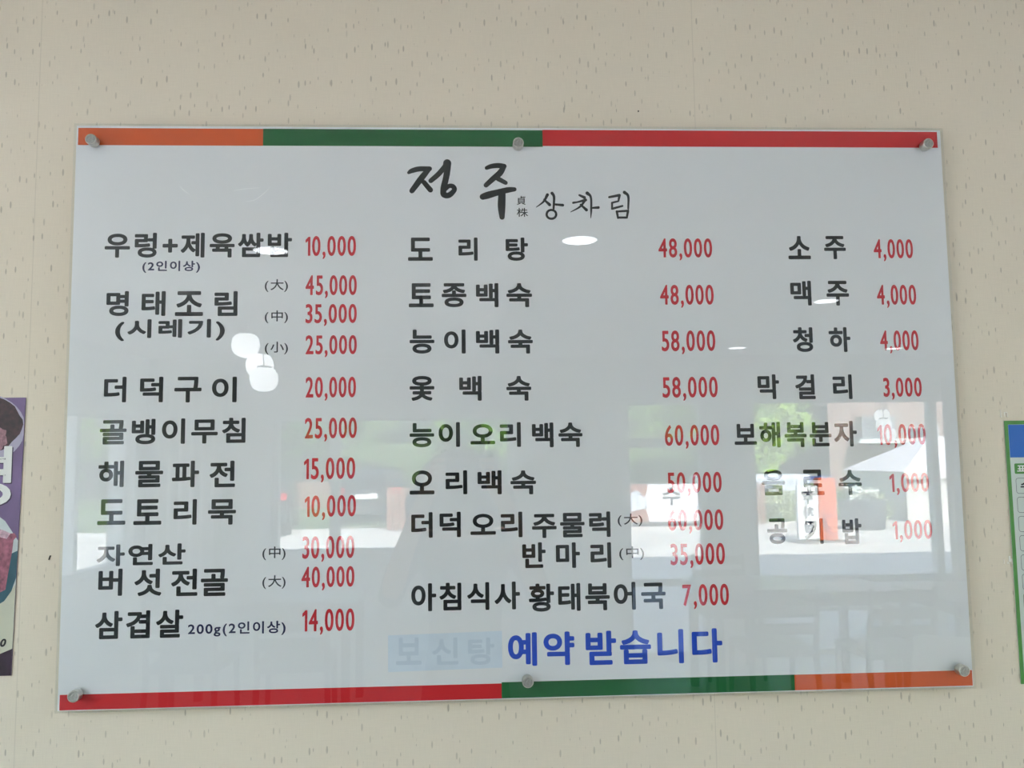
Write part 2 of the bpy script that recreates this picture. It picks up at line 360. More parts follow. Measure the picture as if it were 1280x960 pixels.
# ---------------- lettering table: text, box on the board in metres, ink, weight ----------------
RUNS=[
 ('line',),
 ('c', '우렁+제육쌈밥', -0.6512, 1.9202, -0.3619, 1.9599, 'k', 1.0),
 ('note',),
 ('c', '(2인이상)', -0.5927, 1.896, -0.5041, 1.9151, 'n', 0.35),
 ('mark',),
 ('c', '(大)', -0.4035, 1.865, -0.3675, 1.8854, 'g', 0.15),
 ('mark',),
 ('c', '(中)', -0.4029, 1.8155, -0.367, 1.8357, 'g', 0.15),
 ('mark',),
 ('c', '(小)', -0.4022, 1.7663, -0.3665, 1.7864, 'g', 0.15),
 ('mark',),
 ('c', '(中)', -0.4019, 1.4501, -0.3669, 1.4706, 'g', 0.15),
 ('mark',),
 ('c', '(大)', -0.4014, 1.4069, -0.3664, 1.4273, 'g', 0.15),
 ('mark',),
 ('c', '(大)', 0.1454, 1.4916, 0.1844, 1.5114, 'g', 0.15),
 ('mark',),
 ('c', '(中)', 0.1466, 1.4398, 0.1856, 1.4607, 'g', 0.15),
 ('line',),
 ('c', '명', -0.6461, 1.8281, -0.612, 1.8672, 'k', 1.0),
 ('c', '태', -0.5924, 1.8278, -0.5558, 1.867, 'k', 1.0),
 ('c', '조', -0.5411, 1.8276, -0.4981, 1.8668, 'k', 1.0),
 ('c', '림', -0.4809, 1.8273, -0.4451, 1.8665, 'k', 1.0),
 ('line',),
 ('c', '(시레기)', -0.6315, 1.7888, -0.4642, 1.8227, 'k', 1.0),
 ('line',),
 ('c', '더', -0.6458, 1.6937, -0.6121, 1.7333, 'k', 1.0),
 ('c', '덕', -0.5915, 1.6932, -0.5564, 1.7328, 'k', 1.0),
 ('c', '구', -0.5394, 1.6926, -0.498, 1.7323, 'k', 1.0),
 ('c', '이', -0.4822, 1.6921, -0.4443, 1.7319, 'k', 1.0),
 ('line',),
 ('c', '골뱅이무침', -0.65, 1.6288, -0.4299, 1.6681, 'k', 1.0),
 ('line',),
 ('c', '해', -0.6505, 1.5642, -0.6122, 1.6043, 'k', 1.0),
 ('c', '물', -0.5954, 1.5634, -0.5534, 1.6035, 'k', 1.0),
 ('c', '파', -0.5402, 1.5625, -0.4992, 1.6028, 'k', 1.0),
 ('c', '전', -0.4835, 1.5617, -0.4447, 1.6021, 'k', 1.0),
 ('line',),
 ('c', '도', -0.65, 1.5074, -0.6083, 1.546, 'k', 1.0),
 ('c', '토', -0.5963, 1.5065, -0.5545, 1.5452, 'k', 1.0),
 ('c', '리', -0.5365, 1.5056, -0.5017, 1.5443, 'k', 1.0),
 ('c', '묵', -0.4848, 1.5047, -0.4426, 1.5435, 'k', 1.0),
 ('line',),
 ('c', '자연산', -0.6493, 1.4455, -0.5172, 1.4778, 'k', 1.0),
 ('line',),
 ('c', '버', -0.6457, 1.4012, -0.6102, 1.4416, 'k', 1.0),
 ('c', '섯', -0.5924, 1.4001, -0.552, 1.4406, 'k', 1.0),
 ('c', '전', -0.5378, 1.3989, -0.4984, 1.4395, 'k', 1.0),
 ('c', '골', -0.4936, 1.398, -0.453, 1.4386, 'k', 1.0),
 ('line',),
 ('c', '삼겹살', -0.6486, 1.3377, -0.5186, 1.379, 'k', 1.0),
 ('note',),
 ('c', '200g(2인이상)', -0.5113, 1.3379, -0.3657, 1.3592, 'n', 0.35),
 ('line',),
 ('c', '도', -0.1795, 1.9143, -0.1403, 1.9519, 'k', 1.0),
 ('c', '리', -0.0996, 1.9142, -0.069, 1.9519, 'k', 1.0),
 ('c', '탕', -0.0243, 1.914, 0.0115, 1.9518, 'k', 1.0),
 ('line',),
 ('c', '토', -0.1785, 1.8397, -0.1394, 1.8782, 'k', 1.0),
 ('c', '종', -0.1267, 1.8395, -0.0875, 1.8781, 'k', 1.0),
 ('c', '백', -0.0723, 1.8392, -0.0367, 1.8779, 'k', 1.0),
 ('c', '숙', -0.024, 1.839, 0.0168, 1.8777, 'k', 1.0),
 ('line',),
 ('c', '능', -0.1774, 1.7659, -0.1385, 1.804, 'k', 1.0),
 ('c', '이', -0.1234, 1.7655, -0.0894, 1.8037, 'k', 1.0),
 ('c', '백', -0.073, 1.7651, -0.0363, 1.8034, 'k', 1.0),
 ('c', '숙', -0.0224, 1.7647, 0.0169, 1.8031, 'k', 1.0),
 ('line',),
 ('c', '옻', -0.1776, 1.6915, -0.1389, 1.7305, 'k', 1.0),
 ('c', '백', -0.1, 1.6907, -0.0649, 1.7298, 'k', 1.0),
 ('c', '숙', -0.0259, 1.69, 0.0133, 1.7292, 'k', 1.0),
 ('line',),
 ('c', '능이', -0.1778, 1.6188, -0.0994, 1.6575, 'k', 1.0),
 ('c', '오리', -0.0831, 1.6176, -0.0042, 1.6564, 'k', 1.0),
 ('c', '백숙', 0.0134, 1.6164, 0.0929, 1.6553, 'k', 1.0),
 ('line',),
 ('c', '오', -0.1779, 1.5461, -0.1396, 1.5831, 'k', 1.0),
 ('c', '리', -0.1223, 1.5453, -0.0888, 1.5824, 'k', 1.0),
 ('c', '백', -0.0726, 1.5445, -0.0352, 1.5816, 'k', 1.0),
 ('c', '숙', -0.0215, 1.5437, 0.0185, 1.5809, 'k', 1.0),
 ('line',),
 ('c', '더덕', -0.1756, 1.4796, -0.0992, 1.5187, 'k', 1.0),
 ('c', '오리', -0.0844, 1.4779, -0.0037, 1.5172, 'k', 1.0),
 ('c', '주물럭', 0.0112, 1.4759, 0.1339, 1.5153, 'k', 1.0),
 ('line',),
 ('c', '반', -0.0044, 1.4305, 0.0317, 1.4696, 'k', 1.0),
 ('c', '마', 0.0478, 1.4294, 0.0852, 1.4686, 'k', 1.0),
 ('c', '리', 0.1015, 1.4285, 0.134, 1.4677, 'k', 1.0),
 ('line',),
 ('c', '아침식사', -0.1759, 1.3684, -0.009, 1.4107, 'k', 1.0),
 ('c', '황태북어국', 0.0046, 1.364, 0.2176, 1.4066, 'k', 1.0),
 ('notice',),
 ('c', '예약', -0.0285, 1.283, 0.0737, 1.3333, 'b', 1.3),
 ('c', '받습니다', 0.0911, 1.2811, 0.3042, 1.333, 'b', 1.3),
 ('line',),
 ('c', '소', 0.4348, 1.9157, 0.4719, 1.9541, 'k', 1.0),
 ('c', '주', 0.4944, 1.9156, 0.5303, 1.9541, 'k', 1.0),
 ('line',),
 ('c', '맥', 0.4355, 1.8395, 0.4698, 1.8801, 'k', 1.0),
 ('c', '주', 0.4948, 1.8392, 0.5319, 1.8799, 'k', 1.0),
 ('line',),
 ('c', '청', 0.4362, 1.764, 0.4689, 1.8042, 'k', 1.0),
 ('c', '하', 0.4952, 1.7635, 0.5307, 1.8039, 'k', 1.0),
 ('line',),
 ('c', '막', 0.3757, 1.6885, 0.4107, 1.7283, 'k', 1.0),
 ('c', '걸', 0.4368, 1.6879, 0.4694, 1.7278, 'k', 1.0),
 ('c', '리', 0.4981, 1.6873, 0.5296, 1.7272, 'k', 1.0),
 ('line',),
 ('c', '보해복분자', 0.3353, 1.6116, 0.5336, 1.6523, 'k', 1.0),
 ('line',),
 ('c', '음', 0.3761, 1.5364, 0.4134, 1.5767, 'k', 1.0),
 ('c', '료', 0.4392, 1.5355, 0.4766, 1.5758, 'k', 1.0),
 ('c', '수', 0.4999, 1.5345, 0.5375, 1.5749, 'k', 1.0),
 ('line',),
 ('c', '공', 0.382, 1.4602, 0.414, 1.5, 'k', 1.0),
 ('c', '기', 0.4422, 1.4592, 0.4717, 1.4991, 'k', 1.0),
 ('c', '밥', 0.5026, 1.4581, 0.5336, 1.4981, 'k', 1.0),
 ('faded',),
 ('c', '보', -0.1992, 1.2891, -0.1604, 1.3296, 'f', 0.9),
 ('c', '신', -0.1446, 1.2878, -0.1044, 1.3283, 'f', 0.9),
 ('c', '탕', -0.0897, 1.2864, -0.0494, 1.327, 'f', 0.9),
 ('price',),
 ('d', '10,000', -0.3406, 1.9223, -0.2616, 1.9546, 'r', 0.5),
 ('price',),
 ('d', '45,000', -0.3401, 1.8595, -0.2601, 1.8915, 'r', 0.5),
 ('price',),
 ('d', '35,000', -0.3397, 1.815, -0.26, 1.8455, 'r', 0.5),
 ('price',),
 ('d', '25,000', -0.3393, 1.7657, -0.2598, 1.796, 'r', 0.5),
 ('price',),
 ('d', '20,000', -0.3387, 1.6979, -0.2609, 1.7304, 'r', 0.5),
 ('price',),
 ('d', '25,000', -0.3394, 1.6344, -0.2594, 1.6667, 'r', 0.5),
 ('price',),
 ('d', '15,000', -0.3401, 1.5716, -0.2617, 1.6048, 'r', 0.5),
 ('price',),
 ('d', '10,000', -0.3384, 1.5141, -0.2603, 1.547, 'r', 0.5),
 ('price',),
 ('d', '30,000', -0.3416, 1.451, -0.2626, 1.4849, 'r', 0.5),
 ('price',),
 ('d', '40,000', -0.3424, 1.4077, -0.2624, 1.439, 'r', 0.5),
 ('price',),
 ('d', '14,000', -0.3406, 1.3419, -0.2622, 1.3753, 'r', 0.5),
 ('price',),
 ('d', '48,000', 0.2222, 1.9187, 0.3098, 1.9503, 'r', 0.5),
 ('price',),
 ('d', '48,000', 0.2226, 1.8416, 0.3097, 1.8742, 'r', 0.5),
 ('price',),
 ('d', '58,000', 0.223, 1.7666, 0.3097, 1.8001, 'r', 0.5),
 ('price',),
 ('d', '58,000', 0.2221, 1.6923, 0.311, 1.7255, 'r', 0.5),
 ('price',),
 ('d', '60,000', 0.2237, 1.6162, 0.3108, 1.6491, 'r', 0.5),
 ('price',),
 ('d', '50,000', 0.2254, 1.5421, 0.312, 1.5746, 'r', 0.5),
 ('price',),
 ('d', '60,000', 0.2249, 1.4836, 0.3125, 1.5159, 'r', 0.5),
 ('price',),
 ('d', '35,000', 0.2271, 1.4304, 0.3131, 1.4637, 'r', 0.5),
 ('price',),
 ('d', '7,000', 0.2441, 1.3677, 0.3172, 1.4007, 'r', 0.5),
 ('price',),
 ('d', '4,000', 0.5768, 1.9167, 0.6424, 1.9487, 'r', 0.5),
 ('price',),
 ('d', '4,000', 0.5782, 1.84, 0.6434, 1.873, 'r', 0.5),
 ('price',),
 ('d', '4,000', 0.5795, 1.7654, 0.6431, 1.798, 'r', 0.5),
 ('price',),
 ('d', '3,000', 0.5808, 1.6902, 0.644, 1.7212, 'r', 0.5),
 ('price',),
 ('d', '10,000', 0.5675, 1.6132, 0.6462, 1.6465, 'r', 0.5),
 ('price',),
 ('d', '1,000', 0.5831, 1.5381, 0.647, 1.5685, 'r', 0.5),
 ('price',),
 ('d', '1,000', 0.5842, 1.4638, 0.6479, 1.4939, 'r', 0.5),
 ('mark',),
 ('c', '貞', -0.0053, 2.0055, 0.0089, 2.02, 'k', 0.12),
 ('mark',),
 ('c', '株', -0.0056, 1.9858, 0.0124, 2.0003, 'k', 0.12),
]
BRUSH=[[(-0.178, 2.0581, 0.0054), (-0.1729, 2.0611, 0.0078), (-0.1617, 2.0641, 0.0085), (-0.1447, 2.0645, 0.0078)], [(-0.1454, 2.0645, 0.0078), (-0.1576, 2.0493, 0.0101), (-0.173, 2.0282, 0.0085)], [(-0.1538, 2.0421, 0.0078), (-0.1436, 2.0296, 0.0085)], [(-0.1429, 2.0447, 0.0078), (-0.1297, 2.0566, 0.0085), (-0.1178, 2.0718, 0.0078)], [(-0.1165, 2.0738, 0.0132), (-0.1173, 2.056, 0.0101), (-0.1225, 2.0329, 0.0101)], [(-0.1225, 2.0329, 0.0101), (-0.1226, 2.0224, 0.0093), (-0.114, 2.0211, 0.0093), (-0.1053, 2.0297, 0.0078), (-0.1075, 2.0353, 0.0078), (-0.1135, 2.0363, 0.007), (-0.12, 2.031, 0.007)], [(-0.0533, 2.0661, 0.0062), (-0.0462, 2.0688, 0.0078), (-0.0349, 2.0702, 0.0085), (-0.0252, 2.0689, 0.0085)], [(-0.0252, 2.0689, 0.0078), (-0.0318, 2.0579, 0.0101), (-0.0415, 2.0496, 0.0093), (-0.0545, 2.0377, 0.0078)], [(-0.0351, 2.0483, 0.0078), (-0.023, 2.0417, 0.007)], [(-0.0599, 2.0186, 0.0101), (-0.0515, 2.0213, 0.0116), (-0.0354, 2.0259, 0.0101), (-0.0192, 2.0299, 0.0093), (-0.0089, 2.0309, 0.007)], [(-0.029, 2.0233, 0.0116), (-0.0299, 2.0035, 0.0124), (-0.0294, 1.9852, 0.0085)]]
THIN=[[(0.0442, 2.0221, 0.005), (0.0379, 2.0109, 0.0033), (0.0261, 2.0016, 0.0012)], [(0.0386, 2.0142, 0.0029), (0.0475, 2.0056, 0.005)], [(0.0517, 2.0247, 0.005), (0.0548, 2.0185, 0.0041), (0.0538, 1.999, 0.0033)], [(0.0546, 2.0063, 0.0033), (0.0688, 2.005, 0.0045)], [(0.0579, 1.9898, 0.0037), (0.0568, 1.9862, 0.0037), (0.0539, 1.9835, 0.0037), (0.05, 1.9826, 0.0037), (0.0461, 1.9835, 0.0037), (0.0433, 1.9862, 0.0037), (0.0424, 1.9898, 0.0037), (0.0435, 1.9934, 0.0037), (0.0463, 1.9961, 0.0037), (0.0502, 1.997, 0.0037), (0.0541, 1.9961, 0.0037), (0.0569, 1.9934, 0.0037), (0.0579, 1.9898, 0.0037)], [(0.096, 2.0215, 0.0033), (0.104, 2.0176, 0.005)], [(0.0857, 2.0089, 0.0037), (0.0935, 2.0103, 0.0029), (0.1059, 2.0136, 0.005)], [(0.1053, 2.0136, 0.0041), (0.0966, 2.0024, 0.0033), (0.0815, 1.9938, 0.0012)], [(0.0973, 2.0063, 0.0025), (0.1069, 1.9971, 0.005)], [(0.1087, 2.0248, 0.0058), (0.1144, 2.0182, 0.0037), (0.1146, 1.9971, 0.0033), (0.1137, 1.9839, 0.0012)], [(0.1154, 2.0004, 0.0029), (0.1264, 2.0011, 0.0045)], [(0.1444, 2.0183, 0.0037), (0.1611, 2.0216, 0.0045)], [(0.1611, 2.0216, 0.0045), (0.1592, 2.0117, 0.0029)], [(0.1592, 2.0117, 0.0029), (0.1487, 2.009, 0.0033)], [(0.1487, 2.009, 0.0033), (0.1485, 1.9991, 0.0033)], [(0.1485, 1.9991, 0.0037), (0.1655, 2.0038, 0.0033)], [(0.1693, 2.0263, 0.0054), (0.1754, 2.0197, 0.0041), (0.1748, 1.9991, 0.0029)], [(0.1562, 1.9945, 0.0041), (0.1578, 1.9839, 0.0033)], [(0.1579, 1.9846, 0.0037), (0.1722, 1.9846, 0.0037)], [(0.1722, 1.9846, 0.0033), (0.1744, 1.9958, 0.0041)], [(0.1562, 1.9945, 0.0033), (0.1744, 1.9958, 0.0037)]]
# ---------------- the menu board ----------------
PY = -0.014
INK = {'k': mat('black_vinyl', (16, 17, 19), 0.5), 'r': mat('red_vinyl', (220, 40, 54), 0.5), 'n': mat('navy_vinyl', (28, 30, 78), 0.5),
       'b': mat('blue_vinyl', (0, 72, 206), 0.5), 'g': mat('grey_ink', (30, 32, 46), 0.5), 'f': mat('faded_ink', (216, 226, 240), 0.6)}
board = thing('menu_board', 'wide white acrylic menu board with black dish names and red prices, held by steel bolts', 'menu board', (0, 0, 1.2345))
BO = Matrix.Translation((0, 0, -1.2345))
def on_board(o, label=None):
    o.data.transform(BO); o.parent = board
    if label: o['label'] = label
    return o
SHEET = [(-0.700, 2.1327), (0.700, 2.1327), (0.700, 1.2346), (-0.700, 1.2346)]
on_board(bx('backing_sheet', mat('white_board', (246, 244, 247), 0.55), -.7, .7, PY, PY+.002, 1.2346, 2.1327))
on_board(bx('edge_tape', mat('cream_edge', (226, 214, 196), 0.6), -.7008, .7008, PY+.0021, PY+.003, 1.2336, 2.1335))
ACR = clear_mat('clear_acrylic', (0.975, 0.985, 0.98, 1), 1.49)
on_board(bx('acrylic_panel', ACR, -.7015, .7015, -.0195, -.0145, 1.2330, 2.1342), 'clear glossy acrylic cover mirroring the bright windows')
OR = mat('orange_print', (232, 94, 28), .6); GR = mat('green_print', (0, 100, 46), .6); RD = mat('red_print', (222, 26, 36), .6)
for m, l, a, b, z0, z1 in ((OR, 'orange', -.6973, -.4092, 2.1012, 2.1290), (GR, 'green', -.4092, .0379, 2.1015, 2.1293), (RD, 'red', .0379, .6943, 2.1030, 2.1300),
                        (RD, 'red', -.6970, -.0390, 1.2356, 1.2580), (GR, 'green', -.0390, .4159, 1.2358, 1.2597), (OR, 'orange', .4159, .7012-.002, 1.2360, 1.2595)):
    on_board(flat('colour_band', m, [(a, z0), (b, z0), (b, z1), (a, z1)], PY-.0001), l+(' band along the top edge' if z0 > 2 else ' band along the bottom edge'))
BOLT = mat('bolt_steel', (205, 203, 196), .32, 1.0, noise=.15, scale=260)
BOLTC = mat('bolt_face', (160, 160, 154), .5, .75, noise=.25, scale=420, bump=.2)
for i, (x, z) in enumerate(((-.6695, 2.1037), (-.0026, 2.1013), (.6684, 2.1032), (-.6692, 1.2599), (.0002, 1.2635), (.6763, 1.2632))):
    if i == 0:
        bm = bmesh.new()
        cyl(bm, (0, -.0195, 0), (0, -.0325, 0), .0086, seg=32); cyl(bm, (0, -.0325, 0), (0, -.0334, 0), .0086, .0078, seg=32)
        cyl(bm, (0, -.0006, 0), (0, -.0119, 0), .0082, seg=24); cyl(bm, (0, -.0119, 0), (0, -.0195, 0), .003, seg=12)
        b0 = from_bm('standoff_bolt', bm, BOLT, board); b0.location = (x, 0, z-1.2345)
        bm = bmesh.new(); cyl(bm, (0, -.0330, 0), (0, -.0337, 0), .0072, seg=28); from_bm('cap_face', bm, BOLTC, b0)
    else:
        b = b0.copy(); COL.objects.link(b); b.parent = board; b.location = (x, 0, z-1.2345)
        c = b0.children[0].copy(); COL.objects.link(c); c.parent = b
NAMES = {'line': 'dish_name', 'price': 'price', 'note': 'portion_note', 'mark': 'size_mark', 'notice': 'notice_lettering', 'faded': 'covered_lettering'}
WORDS = {'k': 'black', 'r': 'red', 'n': 'navy', 'b': 'blue', 'g': 'thin grey', 'f': 'faded'}
flat_bits = []
cur = None
def flush():
    """one run = one mesh part; a spaced-out name = a part holding its separately cut syllables"""
    global cur
    if cur and cur[1]:
        name = NAMES[cur[0]]; lab = '%s lettering reading %s' % (WORDS[cur[2]], ' '.join(k[0] for k in cur[1]))
        if len(cur[1]) == 1:
            on_board(from_data(name, cur[1][0][1], cur[1][0][2], INK[cur[2]]), lab)
        else:
            g = bpy.data.objects.new(name, None); COL.objects.link(g); g.parent = board; g['label'] = lab; g.empty_display_size = .02
            for s_, V_, F_ in cur[1]:
                o = from_data('syllable' if len(s_) == 1 else 'word', V_, F_, INK[cur[2]]); o.data.transform(BO); o.parent = g
    cur = None
for r in RUNS:
    if len(r) == 1: flush(); cur = [r[0], [], 'k']
    else:
        kind, s, x0, z0, x1, z1, c, w = r
        cur[2] = c; V, F = [], []
        run_mesh(V, F, s, x0, z0, x1, z1, w*.00128, PY-.0002, digits=(kind == 'd'))
        cur[1].append((s, V, F))
flush()
def brush_word(name, lab, groups):
    g = bpy.data.objects.new(name, None); COL.objects.link(g); g.parent = board; g['label'] = lab; g.empty_display_size = .02
    for S in groups:
        V, F = [], []; strokes(V, F, S, PY-.0002)
        o = from_data('syllable', V, F, INK['k']); o.data.transform(BO); o.parent = g
brush_word('title_lettering', 'brush-written black title reading 정주', (BRUSH[:6], BRUSH[6:]))
brush_word('subtitle_lettering', 'thin brush lettering reading 상차림', (THIN[:5], THIN[5:11], THIN[11:]))
on_board(flat('cover_patch', mat('cover_patch', (230, 238, 250), .6, noise=.03, scale=30), [(-.2113, 1.2790), (-.0375, 1.2815), (-.0375, 1.3365), (-.2113, 1.3335)], PY-.00013), 'pale blue strip covering a word')
for S in ([(-.5364, 2.0340, .0006), (-.53, 2.0265, .0012), (-.5225, 2.0215, .0006)], [(-.4533, 2.0257, .0005), (-.437, 2.0287, .0009), (-.412, 2.0308, .0005)],
          [(-.434, 2.0085, .0005), (-.42, 2.011, .0009), (-.405, 2.022, .0009), (-.396, 2.032, .0004)]):
    V, F = [], []; strokes(V, F, [S], -.0197)
    on_board(from_data('scratch', V, F, mat('scratch_white', (252, 252, 252), .5)), 'pale scuff in the clear cover')

# ---------------- food poster at the left edge ----------------
fp = thing('food_poster', 'purple food poster with rice cake photo at the left picture edge', 'poster', (-.916, 0, 1.285))
def pflat(name, m, pts, y, par, org):
    o = flat(name, m, [(x-org[0], z-org[1]) for x, z in pts], y); o.parent = par; return o
PO = (-.916, 1.285)
# the sheet is hung a hair askew
def ptilt(x, z): return (x + (-.0062)*(1-(z-1.285)/.4185), z)
def P1(name, m, pts, y): return pflat(name, m, [ptilt(*p) for p in pts], y, fp, PO)
bm = bmesh.new()
q = [ptilt(-1.066, 1.285), ptilt(-.7691+.0062*0, 1.285), ptilt(-.7691, 1.7035), ptilt(-1.066, 1.7035)]
va = [bm.verts.new((x-PO[0], -.0016, z-PO[1])) for x, z in q]; vb = [bm.verts.new((x-PO[0], -.0005, z-PO[1])) for x, z in q]
bm.faces.new(va[::-1]); bm.faces.new(vb)
for i in range(4): bm.faces.new((va[i], va[(i+1) % 4], vb[(i+1) % 4], vb[i]))
bmesh.ops.recalc_face_normals(bm, faces=bm.faces)
from_bm('poster_sheet', bm, mat('poster_purple', (112, 90, 130), .35, noise=.28, scale=9), fp)
def blob(cx, cz, rx, rz, k=40, wob=0.0, a0=0, a1=360, xmax=-.7695):
    p = []
    for i in range(k+1):
        a = R(a0+(a1-a0)*i/k); w_ = 1+wob*math.sin(7*a+cx*50)+wob*.6*math.sin(13*a)
        p.append((min(cx+rx*w_*math.cos(a), xmax), cz+rz*w_*math.sin(a)))
    return p
P1('printed_bowl', mat('print_bowl', (176, 168, 190), .35), blob(-.845, 1.655, .078, .058), -.0017)
P1('printed_bean_paste', mat('print_bean', (58, 30, 36), .35, noise=.55, scale=160), blob(-.842, 1.662, .070, .047, wob=.02), -.0018)
P1('printed_bean_paste', mat('print_bean_light', (150, 108, 118), .35, noise=.4, scale=220), blob(-.812, 1.640, .018, .020, wob=.08), -.00185)
P1('printed_cloth', mat('print_cloth', (196, 204, 204), .35, noise=.12, scale=25), [(-1.066, 1.50), (-.90, 1.53), (-.81, 1.530), (-.79, 1.515), (-.7692, 1.485), (-.7692, 1.29), (-1.066, 1.29)], -.00175)
P1('printed_table', mat('print_cream', (196, 196, 176), .35, noise=.06, scale=12), [(-1.066, 1.40), (-.8, 1.40), (-.785, 1.398), (-.7692, 1.42), (-.7692, 1.286), (-1.066, 1.286)], -.0018)
P1('printed_plate', mat('print_teal', (38, 84, 98), .35, noise=.2, scale=30), [(-1.0, 1.40), (-.82, 1.385), (-.80, 1.386), (-.785, 1.395), (-.775, 1.41), (-.7692, 1.43), (-.7692, 1.47), (-.78, 1.465), (-.80, 1.43), (-.9, 1.42)], -.0019)
cake = [(-.95, 1.50), (-.88, 1.512), (-.82, 1.510), (-.80, 1.504), (-.789, 1.500), (-.781, 1.496), (-.775, 1.4965), (-.7715, 1.491), (-.776, 1.486), (-.777, 1.47), (-.7795, 1.45), (-.782, 1.43), (-.784, 1.412), (-.79, 1.409), (-.80, 1.405), (-.81, 1.412), (-.88, 1.42), (-.95, 1.41)]
P1('printed_rice_cake', mat('print_cake', (150, 86, 104), .35, noise=.45, scale=130), cake, -.0020)
P1('printed_rice_cake', mat('print_cake_light', (198, 162, 176), .35, noise=.35, scale=160), [(-.95, 1.50), (-.88, 1.512), (-.82, 1.510), (-.80, 1.504), (-.789, 1.500), (-.781, 1.496), (-.786, 1.488), (-.80, 1.492), (-.82, 1.494), (-.95, 1.48)], -.0021)
P1('printed_corner', mat('print_dark', (52, 34, 52), .35, noise=.35, scale=60), [(-1.066, 1.285), (-.7691, 1.285), (-.7691, 1.3245), (-.775, 1.322), (-.79, 1.316), (-.81, 1.312), (-.83, 1.302), (-.86, 1.30), (-1.066, 1.30)], -.0021)
V, F = [], []; run_mesh(V, F, '경', -.8745, 1.537, -.7855, 1.629, .0012, -.0022)
o = from_data('shadow_lettering', [(x-PO[0]+.0016, y, z-PO[1]-.0016) for x, y, z in V], F, mat('print_shadow', (60, 44, 74), .4), fp)
V, F = [], []; run_mesh(V, F, '경', -.8745, 1.537, -.7855, 1.629, .0012, -.0023)
from_data('white_lettering', [(x-PO[0], y, z-PO[1]) for x, y, z in V], F, mat('print_white', (226, 226, 222), .4), fp)
V, F = [], []; run_mesh(V, F, '00', -.8035, 1.3275, -.7855, 1.3395, .0006, -.0023, shear=.25)
from_data('price_lettering', [(x-PO[0], y, z-PO[1]) for x, y, z in V], F, INK['k'], fp)

# ---------------- origin notice at the right edge ----------------
PR = (.934, 1.2327)
np_ = thing('notice_poster', 'green-bordered form poster with blue header at the right picture edge', 'poster', (PR[0], 0, PR[1]))
def rect(x0, z0, x1, z1, r=0.0, k=5):
    if r <= 0: return [(x0, z0), (x1, z0), (x1, z1), (x0, z1)]
    p = []
    for cx, cz, a0 in ((x1-r, z1-r, 0), (x0+r, z1-r, 90), (x0+r, z0+r, 180), (x1-r, z0+r, 270)):
        p += [(cx+r*math.cos(R(a0+90*i/k)), cz+r*math.sin(R(a0+90*i/k))) for i in range(k+1)]
    return p
PGREEN = mat('form_green', (72, 138, 58), .4, noise=.12, scale=40)
o = bx('poster_sheet', mat('form_paper', (198, 208, 200), .4), -.149, .149, -.0016, -.0005, 0, .4175, np_)
def P2(name, m, pts, y): return pflat(name, m, pts, y, np_, PR)
def outline(pts, w, y, name, m):
    V, F = [], []
    for p, q in zip(pts, pts[1:]+pts[:1]): ribbon(V, F, p, q, w/2, w/2, y); disc(V, F, p, w/2, y, 8)
    o = from_data(name, [(a-PR[0], b, c-PR[1]) for a, b, c in V], F, m, np_); return o
xa, xb, za, zb = .785, 1.083, 1.2327, 1.6502
V = [(a-PR[0], -.0017, c-PR[1]) for a, c in rect(xa, za, xb, zb)+rect(xa+.0062, za+.0062, xb-.0062, zb-.0062)]
from_data('border', V, [(i, (i+1) % 4, 4+(i+1) % 4, 4+i) for i in range(4)], PGREEN, np_)
P2('header_band', mat('form_blue', (0, 98, 186), .4), rect(xa+.0066, 1.5905, xb-.0066, 1.6436), -.0017)
P2('heading_tab', PGREEN, rect(.7975, 1.5640, .872, 1.5808, .002), -.0018)
V, F = [], []; run_mesh(V, F, '표시품목', .8015, 1.5662, .8655, 1.5788, .0004, -.0019); from_data('tab_lettering', [(a-PR[0], b, c-PR[1]) for a, b, c in V], F, mat('print_white', (226, 226, 222)), np_)
LINE = mat('form_line', (84, 92, 92), .5)
for c in range(2):
    for k in range(10):
        zt = 1.5570-.0306*k
        outline(rect(.7985+.141*c, zt-.0245, .7985+.141*c+.132, zt, .004), .0007, -.0018, 'entry_box', LINE)
V, F = [], []; run_mesh(V, F, '수육', .8055, 1.5350, .846, 1.5545, .0005, -.0019); from_data('entry_lettering', [(a-PR[0], b, c-PR[1]) for a, b, c in V], F, INK['k'], np_)

# ---------------- small traces on the wallpaper ----------------
TAPE = mat('old_tape', (244, 240, 230), .4)
for i, (x, z, s, l) in enumerate(((.787, 1.662, 1.0, 'torn white tape scrap just above the form poster'), (.7817, 1.427, .7, 'crumpled white tape scrap left of the form poster'))):
    bm = bmesh.new()
    segs = [(-.0065, -.005, -.005, .007), (-.0065, -.0035, -.006, -.0046), (.0, .0014, -.005, .0025), (.0, .0056, .0012, .0025), (.0044, .0056, -.006, .0012)] if i == 0 else \
           [(-.0025, .0005, .001, .006), (-.003, .0035, -.003, .0015), (.0018, .0052, -.0068, -.0022), (-.0055, -.003, -.0062, -.0034), (-.0112, -.0102, -.006, .001)]
    for x0, x1, z0, z1 in segs: box(bm, x0, x1, -.0007, 0, z0, z1, .0002)
    o = from_bm('tape_scrap', bm, TAPE); o.location = (x, -.0001, z)
    tag(o, l, 'tape', 'scraps of old tape')
DK = mat('dark_pin', (54, 46, 38), .5, .3)
for x, z, h, l in ((.1985, 2.168, .0025, 'tiny dark pin in the wallpaper above the red band'), (-.725, 1.4586, .007, 'small dark staple between the purple poster and the menu board')):
    bm = bmesh.new(); box(bm, -.001, .001, -.0018, 0, -h/2, h/2, .0004, Matrix.Rotation(R(18 if h > .004 else 0), 4, 'Y')); o = from_bm('pin' if h < .004 else 'staple', bm, DK); o.location = (x, 0, z); tag(o, l, 'pin')
